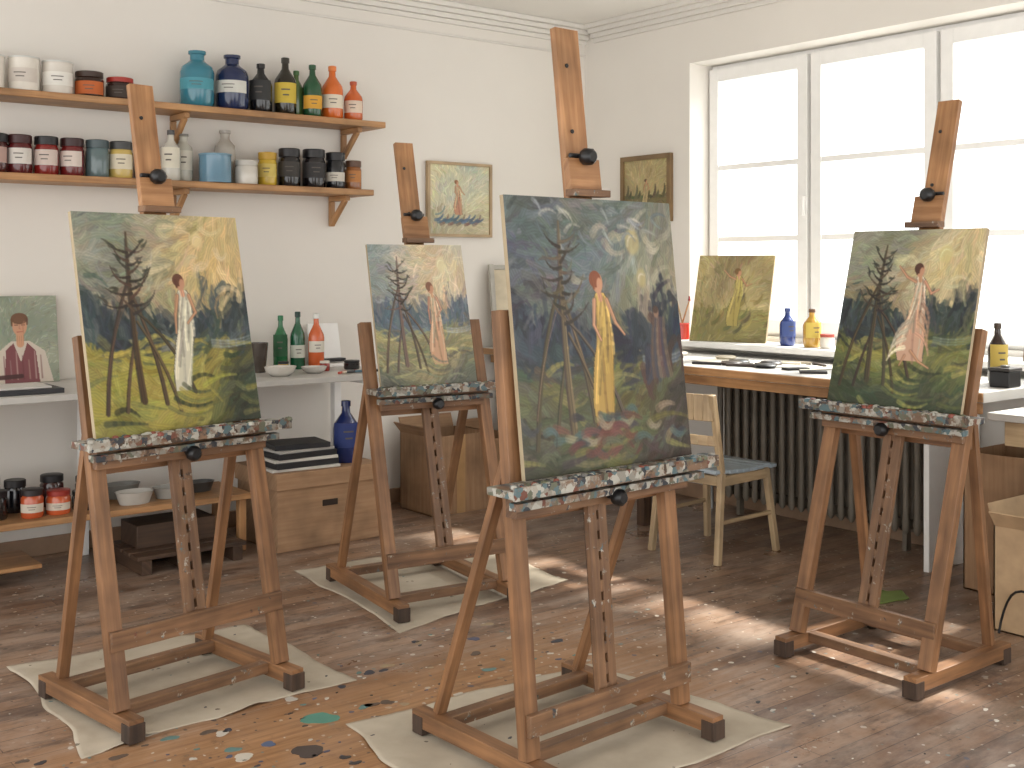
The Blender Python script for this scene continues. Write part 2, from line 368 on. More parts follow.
# ------------------------------------------------------------ painter
def up(a,H,W):
    h,w=a.shape[:2]; ys=np.linspace(0,h-1,H); xs=np.linspace(0,w-1,W)
    y0=np.clip(ys.astype(int),0,h-2); x0=np.clip(xs.astype(int),0,w-2); fy=(ys-y0)[:,None]; fx=(xs-x0)[None,:]
    fy=fy*fy*(3-2*fy); fx=fx*fx*(3-2*fx)
    A=a[y0][:,x0];B=a[y0][:,x0+1];C=a[y0+1][:,x0];D=a[y0+1][:,x0+1]
    return (A*(1-fx)+B*fx)*(1-fy)+(C*(1-fx)+D*fx)*fy
def nz(rng,H,W,gy,gx,o=3):
    r=np.zeros((H,W));t=0
    for k in range(o):
        r+=up(rng.random((gy*2**k+1,gx*2**k+1)),H,W)/2**k; t+=1/2**k
    return r/t
def mixc(a,b,f): return a*(1-f[...,None])+b*f[...,None]
class Canvas:
    def __init__(s,W,H,seed):
        s.W=W;s.H=H;s.rng=np.random.default_rng(seed); s.img=np.zeros((H,W,3)); s.h=np.zeros((H,W))
        s.V,s.U=np.mgrid[0:H,0:W]; s.U=s.U/(W-1); s.V=s.V/(H-1)
    def stroke(s,pts,w0,w1,col,al=.92,jit=8):
        pts=[(p[0]*(s.W-1),p[1]*(s.H-1)) for p in pts]; n=len(pts)-1
        w0*=s.W;w1*=s.W; col=np.array(col,float)+s.rng.normal(0,jit,3)*.4+s.rng.normal(0,jit)
        for k in range(n):
            (xa,ya),(xb,yb)=pts[k],pts[k+1]; wa=w0+(w1-w0)*k/n; wb=w0+(w1-w0)*(k+1)/n; m=max(wa,wb)+1
            i0=max(0,int(min(xa,xb)-m)); i1=min(s.W,int(max(xa,xb)+m)+2); j0=max(0,int(min(ya,yb)-m)); j1=min(s.H,int(max(ya,yb)+m)+2)
            if i0>=i1 or j0>=j1: continue
            Y,X=np.mgrid[j0:j1,i0:i1]; dx,dy=xb-xa,yb-ya; L2=dx*dx+dy*dy+1e-6
            t=np.clip(((X-xa)*dx+(Y-ya)*dy)/L2,0,1); px=X-xa-t*dx; py=Y-ya-t*dy; d=np.sqrt(px*px+py*py)
            w=wa+(wb-wa)*t; mk=np.clip((w-d)*.6+.4,0,1)*al
            br=1+.09*np.sin((px*dy-py*dx)/math.sqrt(L2)*1.9+k)
            mk=mk[...,None]; s.img[j0:j1,i0:i1]=s.img[j0:j1,i0:i1]*(1-mk)+col*br[...,None]*mk
            s.h[j0:j1,i0:i1]=s.h[j0:j1,i0:i1]*(1-mk[...,0]*.7)+mk[...,0]*(br-.6)*.7
    def curve(s,p,q,bend,w0,w1,col,al=.9,jit=8,n=5):
        dx,dy=q[0]-p[0],q[1]-p[1]; pts=[]
        for k in range(n+1):
            t=k/n; o=bend*4*t*(1-t); pts.append((p[0]+dx*t-dy*o,p[1]+dy*t+dx*o))
        s.stroke(pts,w0,w1,col,al,jit)
    def ell(s,cx,cy,rx,ry,col,al=.95,soft=1.0):
        X=(s.U-cx)/rx; Y=(s.V-cy)/ry; d=np.sqrt(X*X+Y*Y); mk=(np.clip((1-d)*rx*s.W/soft+.5,0,1)*al)[...,None]
        s.img=s.img*(1-mk)+np.array(col,float)*mk
    def poly(s,pts,col,al=.95):
        inside=np.zeros((s.H,s.W),bool); n=len(pts)
        for k in range(n):
            x1,y1=pts[k];x2,y2=pts[(k+1)%n]
            if y1==y2: continue
            c=((s.V>=min(y1,y2))&(s.V<max(y1,y2))); xi=x1+(s.V-y1)*(x2-x1)/(y2-y1); inside^=c&(s.U<xi)
        mk=(inside*al)[...,None]; s.img=s.img*(1-mk)+np.array(col,float)*mk
    def strokeize(s,n,ang,length=(.03,.09),width=(.006,.016),jit=9,sp=.012,al=.8):
        src=s.img.copy(); r=s.rng
        for k in range(n):
            u,v=r.random(),r.random(); a=ang(u,v)+r.normal(0,.35); L=r.uniform(*length)/2
            su=min(max(u+r.normal(0,sp),0),.999); sv=min(max(v+r.normal(0,sp),0),.999)
            c=src[int(sv*s.H),int(su*s.W)]; dx,dy=math.cos(a)*L,math.sin(a)*L
            s.curve((u-dx,v-dy),(u+dx,v+dy),r.normal(0,.12),r.uniform(*width),r.uniform(*width)*.6,c,al,jit,3)
def figure(c,cx,v0,h,dress,skin,hair,lean=0.0,arm=1,flare=1.0,lower=None,sway=.05):
    def P(x,y): return (cx+x*h*.70+lean*y*y*h+sway*math.sin(y*5.2)*h, v0+y*h)
    def prof(y):
        pts=((.13,.055),(.17,.10),(.25,.105),(.36,.075),(.44,.095),(.55,.14),(.7,.15*flare+.01),(.85,.17*flare),(1.0,.15*flare))
        for (a,wa),(b_,wb) in zip(pts[:-1],pts[1:]):
            if a<=y<=b_: return wa+(wb-wa)*(y-a)/(b_-a)
        return .1
    ys=[.13+.87*k/20 for k in range(21)]
    c.poly([P(-prof(q)-.014,q) for q in ys]+[P(prof(q)+.02,q) for q in reversed(ys)],[k*.45 for k in dress],.7)
    c.poly([P(-prof(q),q) for q in ys]+[P(prof(q),q) for q in reversed(ys)],dress)
    if lower:
        y2=[q for q in ys if q>.45]; c.poly([P(-prof(q),q) for q in y2]+[P(prof(q),q) for q in reversed(y2)],lower,.85)
    for k in range(14):
        f=-.95+1.9*((k*5)%14)/13; base=lower if (lower and k%2) else dress
        ya=.16+.34*((k*7)%5)/5; yb=min(1.02,ya+.3+.12*(k%4))
        sh=(.64,1.10,.84,1.16,.72)[k%5]
        c.curve(P(f*prof(ya)*.8,ya),P(f*prof(min(1,yb))*.95+.04*math.sin(k),yb),.06*math.sin(k*2.1),.006,.010,[min(250,q*sh) for q in base],.6,6)
    c.stroke([P(.0,.09),P(0,.17)],.012,.014,skin,1)
    def A(*q,w=.013): c.stroke([P(*p) for p in q],w,w*.55,[k*.6 for k in skin],.7,3); c.stroke([P(*p) for p in q],w*.8,w*.4,skin,.95,5)
    if arm==1: A((.09,.18),(.18,.33),(.31,.41)); A((-.1,.18),(-.15,.34),(-.05,.44))
    elif arm==2: A((.09,.18),(.16,.33),(.03,.42)); A((-.1,.18),(-.17,.34),(-.15,.5))
    elif arm==3: A((-.09,.18),(-.26,.13),(-.40,.02)); A((.09,.18),(.22,.30),(.36,.26))
    if flare>1.3:
        A((.02,.9),(.16,1.0),(.34,1.06),w=.012); A((-.1,.95),(-.22,1.05),w=.011)
        for k in range(4): c.curve(P(-.12,.6+.09*k),P(-.34-.04*k,.86+.05*k),.14,.018,.005,[q*(.75+.12*k) for q in dress],.75); c.curve(P(.1,.42+.1*k),P(.30+.02*k,.66+.09*k),-.14,.016,.006,[q*(.8+.07*k) for q in (lower or dress)],.65)
    q=h/.5
    c.ell(*P(.005,.065),.027*q,.034*q,skin); c.ell(*P(-.02,.04),.031*q,.028*q,hair); c.stroke([P(-.06,.045),P(-.065,.10)],.011,.007,hair,.95); c.ell(*P(.028,.075),.014*q,.022*q,skin)
def landscape(st,W,H,seed):
    c=Canvas(W,H,seed); U,V=c.U,c.V; r=c.rng
    A=lambda k:np.array(st[k],float); O=np.ones((H,W,1))
    n1=nz(r,H,W,2,2,2);n2=nz(r,H,W,4,3,3);n3=nz(r,H,W,3,7,2)
    gx,gy,gr=st['glow']
    gl=np.exp(-(((U-gx)/gr)**2+((V-gy)/(gr*.8))**2))
    f=np.clip((U-.1)*.6+(n1-.5)*.9+gl*.8,0,1)
    sky=mixc(A('tl')*O,A('tr'),f)
    sky=mixc(sky,A('cloud'),np.clip((n2-.50)*5,0,1)*st.get('cl',.6))
    sky=mixc(sky,A('hi'),np.clip(gl*(n2*1.8-.6),0,1)*.8)
    img=sky
    hill=np.clip((V-(.36-.05*np.sin(U*6+1)+.10*(n3-.5)))*12,0,1)*np.clip(n1*2-.3,0,1); img=mixc(img,A('hill'),hill*.8)
    top=.47-.16*np.clip(np.abs(U-.5)*2.2-.25,0,1)-.26*(n3-.5)-.10*(n2-.5)
    dark=mixc(A('dark')*O,A('dark2'),np.clip((n2-.44)*4,0,1)); img=mixc(img,dark,np.clip((V-top)*25,0,1))
    gv=.585+.04*np.sin(U*4+.5)+.08*(n1-.5)
    gm=mixc(A('mead')*O,A('mead2'),np.clip((n2-.46)*4+.4*np.sin(V*26+U*8+n1*6),0,1))
    gm=mixc(gm,A('bot'),np.clip((V-.76)*4+(n1-.5)*2.4,0,1))
    img=mixc(img,gm,np.clip((V-gv)*20,0,1)); c.img=img
    def ang(u,v): return (-.75+.9*math.sin(u*4+v*3)) if v<.4 else (1.3+.5*math.sin(u*9) if v<.56 else -.15+.6*math.sin(u*5+1))
    c.strokeize(450,ang,(.10,.24),(.016,.036),8,.022,.75)
    for k in range(18):
        u=r.uniform(.0,1); side=abs(u-.5)*2; v=.55-.16*side*r.random()-.04*r.random()
        for q in range(5):
            a=r.uniform(-3.0,-.1); L=r.uniform(.03,.07); col=A('dark')*(.85+.4*r.random()) if r.random()<.55 else A('dark2')
            c.curve((u+r.normal(0,.02),v+.04),(u+L*math.cos(a),v+L*math.sin(a)*.7),r.normal(0,.25),.024,.014,col,.7,6,3)
    c.strokeize(int(650*st.get('dens',1)),ang,(.05,.15),(.008,.019),8,.016,.55)
    for k in range(12):
        u=r.uniform(.3,1);v=r.uniform(.03,.38); a=r.uniform(-.9,.3); L=r.uniform(.07,.16)
        c.curve((u,v),(u+L*math.cos(a),v+L*math.sin(a)),r.normal(0,.25),.020,.008,A('hi')*(.88+.12*r.random()),.35,6)
    for k in range(26):
        u=r.uniform(-.05,.95);v=r.uniform(.60,.97); c.curve((u,v),(u+r.uniform(.10,.28),v+r.uniform(-.06,.04)),r.normal(0,.12),.017,.006,[st['mead'],st['bot'],[min(255,q*1.18) for q in st['mead']],st['mead2']][k%4],.55,8)
    for k in range(3):
        v=.605+.014*k; c.curve((.74,v),(1,v-.015),.05,.009,.005,st['water'],.55,6)
    for (u,v,a,b_) in st['moons']:
        c.ell(u,v,a,b_,st['moon'],.7,4); c.curve((u-a*.7,v+b_*.3),(u+a*.7,v-b_*.3),-.35,.008,.005,st['hi'],.5)
    if st.get('extra')=='C':
        for k in range(16):
            u=.70+.3*r.random(); v=.42+.26*r.random(); c.curve((u,v),(u+r.normal(0,.03),v+.12),r.normal(0,.15),.022,.012,[(66,46,44),(50,54,64),(84,58,50),(38,46,56)][k%4],.65,6)
        for k in range(24):
            u=.15+.75*r.random(); v=.01+.16*r.random(); a=r.uniform(-.3,1.2); c.curve((u,v),(u+.09*math.cos(a),v+.06*math.sin(a)),r.normal(0,.2),.011,.004,[(146,150,148),(112,120,124),(166,162,150),(80,90,96)][k%4],.5,6)
        # shadowed second figure among the trees
        for k in range(6): c.curve((.83+.012*k,.46),(.80+.022*k,.68),.05,.010,.014,[(92,74,64),(62,60,70),(110,92,74)][k%3],.7,6)
        c.ell(.845,.435,.018,.022,(150,112,88),.85,2); c.ell(.842,.424,.019,.015,(60,42,34),.85,2)
    bk=st['bark']; bl=[q*.5 for q in bk]; bh=[min(255,q*1.6) for q in bk]; tx=st.get('tx',.28)
    for (x0,y0,x1,y1,w,bd) in ((.0,.30,-.20,.90,.010,.05),(.0,.36,.14,.88,.011,-.04),(.0,.44,.32,.84,.009,-.08),(.01,.55,-.09,.9,.008,.03),(.02,.5,.22,.92,.008,-.05)):
        c.curve((tx+x0,y0),(tx+x1,y1),bd,w*.8,w*1.2,bk,.95,10); c.curve((tx+x0-.008,y0),(tx+x1-.01,y1),bd,.003,.004,bl,.85)
        if w>.009: c.curve((tx+x0+.006,y0+.05),(tx+x1+.008,y1-.1),bd,.002,.003,bh,.6)
    c.curve((tx+.01,.09),(tx+.01,.86),.02,.006,.018,bk,.97,6); c.curve((tx+.018,.12),(tx+.022,.84),.02,.002,.005,bh,.6); c.curve((tx+.0,.12),(tx-.01,.86),.02,.002,.005,bl,.8)
    for k in range(17):
        v=.15+.30*k/16; sg=-1 if k%2 else 1; a=r.uniform(-.8,.2); L=r.uniform(.08,.17)*(.6+v)
        e=(tx+sg*L*math.cos(a),v+L*math.sin(a)); c.curve((tx+.005,v+.015),e,sg*r.uniform(.02,.22),.009,.002,bl if k%3 else bk,.9,6)
        t=r.uniform(.5,.95); x=tx+sg*L*math.cos(a)*t; yy=v+L*math.sin(a)*t
        c.curve((x,yy),(x+sg*r.uniform(.02,.05),yy-r.uniform(-.02,.05)),.1,.009,.003,st['leaf'],.65,8)
    figure(c,*st['fig'])
    fx=st['fig'][0]
    for k in range(6): c.curve((fx-.04-.02*k,.80+.02*k),(fx+.12,.84+.018*k),.12,.013,.006,[st['bot'],st['mead'],st['mead2']][k%3],.6,6)
    for k in range(st.get('dabs',0)):
        col=[(104,62,54),(70,94,92),(140,128,104),(52,52,60),(98,58,50),(84,90,62)][k%6]
        hot=k%6 in (0,4)
        u=(.42 if hot else .5)+r.normal(0,.10 if hot else .28);v=r.uniform(.80,.96); c.curve((u,v),(u+r.uniform(.04,.11),v+r.uniform(-.02,.02)),r.normal(0,.2),.020,.009,col,.45,6)
    gray=c.img.mean(axis=2,keepdims=True); c.img=(c.img*.93+gray*.07)*st.get('gain',1.02)
    return c
def canvas_obj(name,c,w,h,M,thick=.02,frame=None,fw=.02):
    Wn,Hn=c.W,c.H; img=np.clip(c.img,3,250)/255.0; lini=np.where(img<=.04045,img/12.92,((img+.055)/1.055)**2.4)
    xs=np.linspace(-w/2,w/2,Wn); zs=np.linspace(h,0,Hn); X,Z=np.meshgrid(xs,zs); Y=-.0011*np.clip(c.h,0,1)-.0004
    Y[0,:]=Y[-1,:]=0; Y[:,0]=Y[:,-1]=0
    co=np.stack([X,Y,Z],-1).reshape(-1,3); nv=len(co)
    j,i=np.mgrid[0:Hn-1,0:Wn-1]; a=j*Wn+i; F=np.stack([a,a+Wn,a+Wn+1,a+1],-1).reshape(-1,4)
    B=MB(); B.b2((-w/2,0.0005,0),(w/2,thick,h),M_canvas)
    if frame:
        for lo,hi in (((-w/2-fw,-.012,-fw),(w/2+fw,thick,0)),((-w/2-fw,-.012,h),(w/2+fw,thick,h+fw)),((-w/2-fw,-.012,0),(-w/2,thick,h)),((w/2,-.012,0),(w/2+fw,thick,h))): B.b2(lo,hi,frame)
    verts=[tuple(p) for p in co.tolist()]+B.v
    faces=F.tolist()+[[q+nv for q in f] for f in B.f]
    me=bpy.data.meshes.new(name); me.from_pydata(verts,[],faces)
    me.materials.append(M_paint)
    for m in B.mats: me.materials.append(m)
    me.polygons.foreach_set('material_index',[0]*len(F)+[k+1 for k in B.mi])
    at=me.color_attributes.new('Col','FLOAT_COLOR','POINT'); cc=np.ones((len(verts),4)); cc[:nv,:3]=lini.reshape(-1,3); at.data.foreach_set('color',cc.ravel())
    me.update(); o=bpy.data.objects.new(name,me); S.collection.objects.link(o); o.matrix_world=M; return o
SK=(190,138,106)
ST_A=dict(glow=(.76,.28,.34),tl=(116,122,108),tr=(200,172,116),cloud=(156,150,126),hill=(180,128,76),dark=(36,48,54),dark2=(74,86,84),mead=(158,146,66),mead2=(102,104,54),bot=(48,56,36),water=(136,148,146),hi=(226,206,160),moon=(222,202,144),moons=[(.72,.12,.035,.04)],bark=(74,54,38),leaf=(58,56,44),fig=(.57,.29,.54,(208,202,178),SK,(92,50,32),-.03,2,.8))
ST_B=dict(glow=(.75,.28,.45),tl=(130,140,138),tr=(198,176,140),cloud=(164,166,154),hill=(182,146,114),dark=(74,88,100),dark2=(104,114,122),mead=(162,150,102),mead2=(124,126,96),bot=(96,98,84),water=(150,160,165),hi=(216,206,178),moon=(214,204,160),moons=[(.75,.14,.05,.06)],bark=(94,78,66),leaf=(86,88,78),fig=(.60,.28,.58,(212,192,160),SK,(120,80,60),.12,2,1.2,(192,146,114)),gain=1.05)
ST_C=dict(glow=(.82,.36,.24),tl=(70,80,86),tr=(122,120,98),cloud=(98,108,112),cl=.85,hill=(140,112,74),dark=(30,36,46),dark2=(56,66,76),mead=(108,104,60),mead2=(72,74,52),bot=(60,54,48),water=(124,134,138),hi=(178,172,144),moon=(176,160,106),moons=[(.73,.16,.045,.05),(.77,.30,.028,.036)],bark=(92,76,58),leaf=(84,86,76),fig=(.48,.28,.57,(206,172,92),SK,(128,68,42),.04,1,.85,(166,134,68)),dabs=50,dens=1.3,extra='C')
ST_D=dict(glow=(.74,.24,.34),tl=(98,104,94),tr=(196,178,132),cloud=(146,144,120),hill=(160,134,86),dark=(30,40,44),dark2=(60,74,70),mead=(142,138,68),mead2=(90,98,54),bot=(52,62,40),water=(120,132,118),hi=(212,204,160),moon=(202,188,124),moons=[(.74,.14,.05,.05)],bark=(68,54,40),leaf=(46,50,40),fig=(.56,.20,.54,(218,202,176),SK,(76,44,32),.10,3,1.6,(194,148,120)))

# ------------------------------------------------------------ easels
def easel(x,y_,yaw,w,lean,tray_z,top_z,tray_len,leg_top,cross_z,pw,ph,style,seed,res,pdx=0.0,depth=.66,plean=None,mastw=.09,zb=.006,front=.10,ptw=0,mdx=0.0):
    b=MB(); hw=w/2
    L=lambda z:lean*z
    for sx in (-1,1):
        X=sx*hw
        b.box((X,(depth+.02-front)/2,.045),(.05,depth+.02+front,.05),M_easel)
        for yy in (-front+.02,depth-.01): b.box((X,yy,.028),(.055,.05,.056),M_foot)
        b.beam((X,0,.071),(X,L(leg_top),leg_top),.052,.038,M_easel,side=(1,0,0))
        zt=min(leg_top-.05,tray_z+.05)
        b.beam((X*.93,depth-.06,.07),(X*.93,L(zt)+.04,zt),.036,.026,M_easel,side=(1,0,0))
    b.box((0,.055,.05),(w-.05,.045,.035),M_easel2); b.box((0,depth-.09,.05),(w-.05,.045,.035),M_easel2)
    b.box((0,L(cross_z)-.032,cross_z),(w+.04,.022,.062),M_easel2)
    b.box((0,L(tray_z)+.03,tray_z-.10),(w,.02,.06),M_easel)
    z0=cross_z-.03; z1=tray_z-.02
    for sx in (-1,1): b.beam((sx*.0215,L(z0)-.002,z0),(sx*.0215,L(z1)-.002,z1),.033,.022,M_easel2)
    b.beam((0,L(z0)+.014,z0),(0,L(z1)+.014,z1),.06,.010,M_slot)
    k=z0+.05
    while k<z1: b.box((0,L(k)-.002,k),(.012,.021,.036),M_easel2); k+=.06
    pl=lean if plean is None else plean
    ym=L(tray_z)+.02; M=lambda z:ym+pl*(z-tray_z)+.012
    mx=pdx+mdx
    b.beam((mx,M(tray_z-.1),tray_z-.1),(mx,M(top_z-.42),top_z-.42),.06,.022,M_easel)
    zc=tray_z+.012+ph*math.cos(math.atan(pl))
    b.beam((mx,M(zc-.12),zc-.12),(mx,M(top_z),top_z),mastw,.026,M_mast)
    b.beam((mx,M(zc-.015)-.028,zc+.004),(mx,M(zc+.10)-.026,zc+.12),mastw+.035,.026,M_mast)
    b.box((mx,M(zc)-.046,zc+.012),(mastw+.05,.05,.022),M_easel2)
    kz=zc+.13; b.knob((mx,M(kz)-.01,kz),(mx,M(kz)-.085,kz-.005),.028,M_black)
    b.cyl((mx-.05,M(kz)-.03,kz),(mx+.05,M(kz)-.03,kz),.008,M_black)
    for zz in (top_z-.12,top_z-.33): b.cyl((mx-.015,M(zz)-.018,zz),(mx-.015,M(zz)-.010,zz),.007,M_black,8)
    yt=L(tray_z)
    b.box((0,yt-.075,tray_z-.014),(tray_len,.11,.022),M_tray)
    b.box((0,yt-.135,tray_z-.010),(tray_len,.012,.036),M_tray)
    b.box((0,yt-.045,tray_z-.062),(tray_len*.84,.05,.07),M_easel2)
    b.box((0,yt-.092,tray_z-.055),(tray_len*.92,.035,.022),M_tray)
    b.knob((0,yt-.07,tray_z-.075),(0,yt-.135,tray_z-.075),.026,M_black)
    rr=random.Random(seed)
    cols=[(176,174,164),(78,102,108),(54,58,66),(128,66,52),(150,146,136),(96,98,76),(110,108,104)]
    for q in range(80):
        xx=rr.uniform(-.49,.49)*tray_len; rad=rr.uniform(.005,.015)
        b.lathe([(rad,-.004),(rad*.8,rad*.5),(0,rad*.7)],(xx,yt-rr.uniform(.100,.14),tray_z+.004),glossy(rr.choice(cols),.4),7)
    Mx=TR(x,y_,zb,yaw); b.build('artist_easel',Mx,bevel=.003)
    pm=Mx@Matrix.Translation((pdx,yt-.056,tray_z+.003))@Matrix.Rotation(math.radians(ptw),4,'Z')@Matrix.Rotation(-math.atan(pl),4,'X')
    canvas_obj('oil_painting',landscape(style,res[0],res[1],seed),pw,ph,pm,.016)
easel(1.565,3.61,9,.60,.20,.90,2.09,.76,1.22,.28,.66,.735,ST_A,11,(230,255),depth=.48,ptw=5,mdx=.02)
easel(2.853,4.03,-7.3,.54,.25,.925,2.02,.60,1.20,.22,.47,.635,ST_B,12,(160,205),pdx=-.01,mdx=.04)
easel(2.36,2.52,2.8,.64,.09,.84,2.20,.86,1.32,.17,.715,.815,ST_C,13,(260,290),pdx=.04,plean=.12,depth=.5,mastw=.10,front=.15,mdx=.03)
easel(3.545,2.485,-90,.54,.27,.925,2.09,.70,1.22,.2,.56,.68,ST_D,14,(200,230),depth=.49)

# ------------------------------------------------------------ drop cloths
def cloth(q,seed):
    rng=np.random.default_rng(seed); n=60; b=MB(); N=nz(rng,n,n,5,5,3); E=nz(rng,n,n,4,4,2); F2=nz(rng,n,n,3,9,2)
    for j in range(n):
        for i in range(n):
            u=i/(n-1);v=j/(n-1)
            p=[(1-u)*(1-v)*q[0][k]+u*(1-v)*q[1][k]+u*v*q[2][k]+(1-u)*v*q[3][k] for k in (0,1)]
            ed=min(u,v,1-u,1-v); am=1 if ed<.12 else .1
            wz=.001+am*(.03*max(0,N[j,i]-.55)+.02*max(0,.08-abs(F2[j,i]-.5)))
            b.v.append((p[0]+.05*(E[j,i]-.5),p[1]+.05*(E[i,j]-.5),wz))
    mi=b.m(M_cloth)
    for j in range(n-1):
        for i in range(n-1):
            a=j*n+i; b.f.append([a,a+1,a+n+1,a+n]); b.mi.append(mi); b.sm.append(True); b.uv.append([(0,0)]*4)
    o=b.build('canvas_drop_cloth'); s=o.modifiers.new('s','SOLIDIFY'); s.thickness=.0012; s.offset=1
cloth([(1.128,3.47),(2.08,3.53),(2.07,4.36),(1.17,4.42)],1)
cloth([(2.50,3.88),(3.5,4.05),(3.64,4.88),(2.62,4.96)],2)
cloth([(1.72,2.34),(2.95,2.33),(2.84,3.14),(1.87,3.20)],3)
b=MB(); rr=random.Random(5)
def blob(x,y_,r,col):
    pts=[]; n=18; ph=rr.random()*6; p2=rr.random()*6
    for i in range(n):
        a=2*math.pi*i/n; q=r*(.9+.12*rr.random())*(1+.22*math.sin(2*a+ph)+.12*math.sin(3*a+p2)); pts.append((x+q*math.cos(a)*1.25,y_+q*math.sin(a)*.9))
    b.quadpoly(pts,.0002,.0014,glossy(col,.5,'spilt'))
blob(1.82,3.30,.05,(84,140,124)); blob(1.67,3.10,.045,(74,64,60)); blob(1.50,3.18,.028,(196,188,174)); blob(1.60,3.22,.02,(84,98,126))
for k in range(190):
    blob(rr.gauss(1.9,.55),rr.gauss(3.28,.30),rr.choice((.004,.005,.007,.008,.010,.014,.02)),rr.choice([(196,188,176),(60,56,58),(62,64,74),(96,128,124),(84,88,110),(160,140,112),(186,180,170),(92,78,68)]))
for k in range(120):
    blob(rr.uniform(2.6,4.2),rr.uniform(1.7,3.9),rr.choice((.003,.004,.006,.009)),rr.choice([(196,188,176),(60,56,58),(206,200,190),(110,90,78),(186,180,170)]))
b.build('paint_spills')

# ------------------------------------------------------------ desk along back wall
b=MB(); b.b2((-.6,5.30,.85),(3.45,6.04,.88),M_deskgrey)
b.b2((-.6,5.98,.78),(3.40,6.02,.8495),M_white)
for x in (.2,1.9,3.35):
    b.b2((x,5.9,0.0),(x+.045,5.95,.8495),M_white); b.b2((x,5.42,.80),(x+.045,5.9,.8495),M_white)
b.build('work_desk',bevel=.003)
b=MB(); b.b2((-.6,5.45,.27),(2.62,5.86,.30),M_pine)
for x in (.0,1.2,2.57): b.b2((x,5.5,0),(x+.04,5.54,.27),M_pine); b.b2((x,5.8,0),(x+.04,5.84,.27),M_pine)
b.b2((-.6,5.5,.07),(1.6,5.84,.09),M_pine)
b.build('low_shelf',bevel=.003)
z=.30
for x,yy,r,h,c,cap in ((1.42,5.60,.055,.13,(30,26,26),K),(1.54,5.72,.05,.15,(26,26,30),K),(1.57,5.55,.05,.13,(186,84,46),(36,30,30)),(1.69,5.56,.055,.11,(196,92,52),(150,46,34)),(1.82,5.58,.06,.09,(40,40,44),K),(1.72,5.76,.055,.15,(60,30,28),K),(1.88,5.74,.055,.13,(32,32,38),K),(1.44,5.78,.05,.16,(40,36,34),K)):
    vessel('paint_jar',x,yy,z,r,h,'jar',c,cap,(206,196,180) if c[0]>150 else None,(.2,.5))
def tub(x,y_,z,rx,h,col,name='mixing_tub'):
    b=MB(); m=glossy(col,.4); b.lathe([(.8*rx,0),(rx,h*.9),(rx*1.05,h),(rx*.97,h),(rx*.75,.01),(0,.01)],(0,0,0),m,22); o=b.build(name,TR(x,y_,z+.001)); o.scale=(1,.7,1)
tub(2.05,5.56,z,.09,.06,(186,182,174)); tub(2.25,5.60,z,.09,.055,(160,158,152)); tub(2.05,5.74,z,.09,.07,(120,118,112)); tub(2.42,5.66,z,.08,.05,(60,58,56))
b=MB()
for xx in (2.00,2.20,2.46): b.b2((xx,5.33,0),(xx+.05,5.75,.07),M_darkwood)
for k in range(4): b.b2((1.98,5.33+.11*k,.0705),(2.53,5.33+.11*k+.085,.09),M_darkwood)
b.b2((2.04,5.50,.0905),(2.44,5.72,.2),M_darkwood)
b.build('wooden_pallet',bevel=.003)
def archive(x0,x1,y0,y1,h):
    b=MB(); b.b2((x0,y0,0),(x1,y1,h-.02),M_card); b.b2((x0-.012,y0-.012,h-.085),(x1+.012,y1+.012,h),M_card)
    xm=(x0+x1)/2; b.b2((xm-.045,y0-.004,h*.52),(xm+.045,y0+.002,h*.60),M_slot)
    return b.build('archive_box',bevel=.004)
archive(2.70,3.30,5.33,5.80,.40)
b=MB(); rr=random.Random(3); z=.401
for k,(c,t,w,d) in enumerate((((200,196,188),.014,.38,.29),((30,30,34),.03,.36,.28),((206,202,194),.016,.36,.27),((24,24,28),.028,.34,.27),((170,166,160),.014,.32,.25),((26,26,30),.026,.30,.23))):
    R=Matrix.Rotation(rr.uniform(-.16,.16),3,'Z'); m=glossy(c,.5)
    b.box((2.89,5.50,z+t/2),(w,d,t),m,R)
    z+=t+.0005
b.build('book_stack',bevel=.002)
vessel('glass_bottle',3.17,5.46,.40,.07,.33,'bottle',(30,44,96),None,(42,58,116))
def openbox(x0,x1,y0,y1,z0,h,mat,name='cardboard_box',flaps=True):
    b=MB(); t=.006
    b.b2((x0,y0,z0),(x1,y1,z0+t),mat); b.b2((x0,y0,z0),(x1,y0+t,z0+h),mat); b.b2((x0,y1-t,z0),(x1,y1,z0+h),mat); b.b2((x0,y0,z0),(x0+t,y1,z0+h),mat); b.b2((x1-t,y0,z0),(x1,y1,z0+h),mat)
    if flaps:
        b.beam((x0,(y0+y1)/2,z0+h),(x0-.05,(y0+y1)/2,z0+h+.06),(y1-y0)*.96,t,mat,side=(0,1,0))
        b.beam(((x0+x1)/2,y1,z0+h),((x0+x1)/2,y1+.03,z0+h+.08),(x1-x0)*.96,t,mat,side=(1,0,0))
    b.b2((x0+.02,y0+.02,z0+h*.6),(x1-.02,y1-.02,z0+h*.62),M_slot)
    b.b2(((x0+x1)/2-.03,y0-.002,z0),((x0+x1)/2+.03,y0,z0+h),M_tape)
    return b.build(name)
openbox(3.80,4.20,5.55,5.90,0,.46,M_card); openbox(4.30,4.54,5.62,5.95,0,.40,M_card)
openbox(4.38,4.80,2.06,2.44,0,.42,M_card2)
openbox(4.84,5.20,2.46,2.84,0,.62,M_card,flaps=False)
b=MB(); pts=[Vector((4.33+.015*math.sin(3*a),2.28+.11*math.cos(a),.008+.19*max(0,math.sin(a)))) for a in [math.pi*1.1*k/14 for k in range(15)]]+[Vector((4.30,2.05,.008)),Vector((4.2,1.9,.008))]
b.tube(pts,.005,M_black); b.build('power_cable')

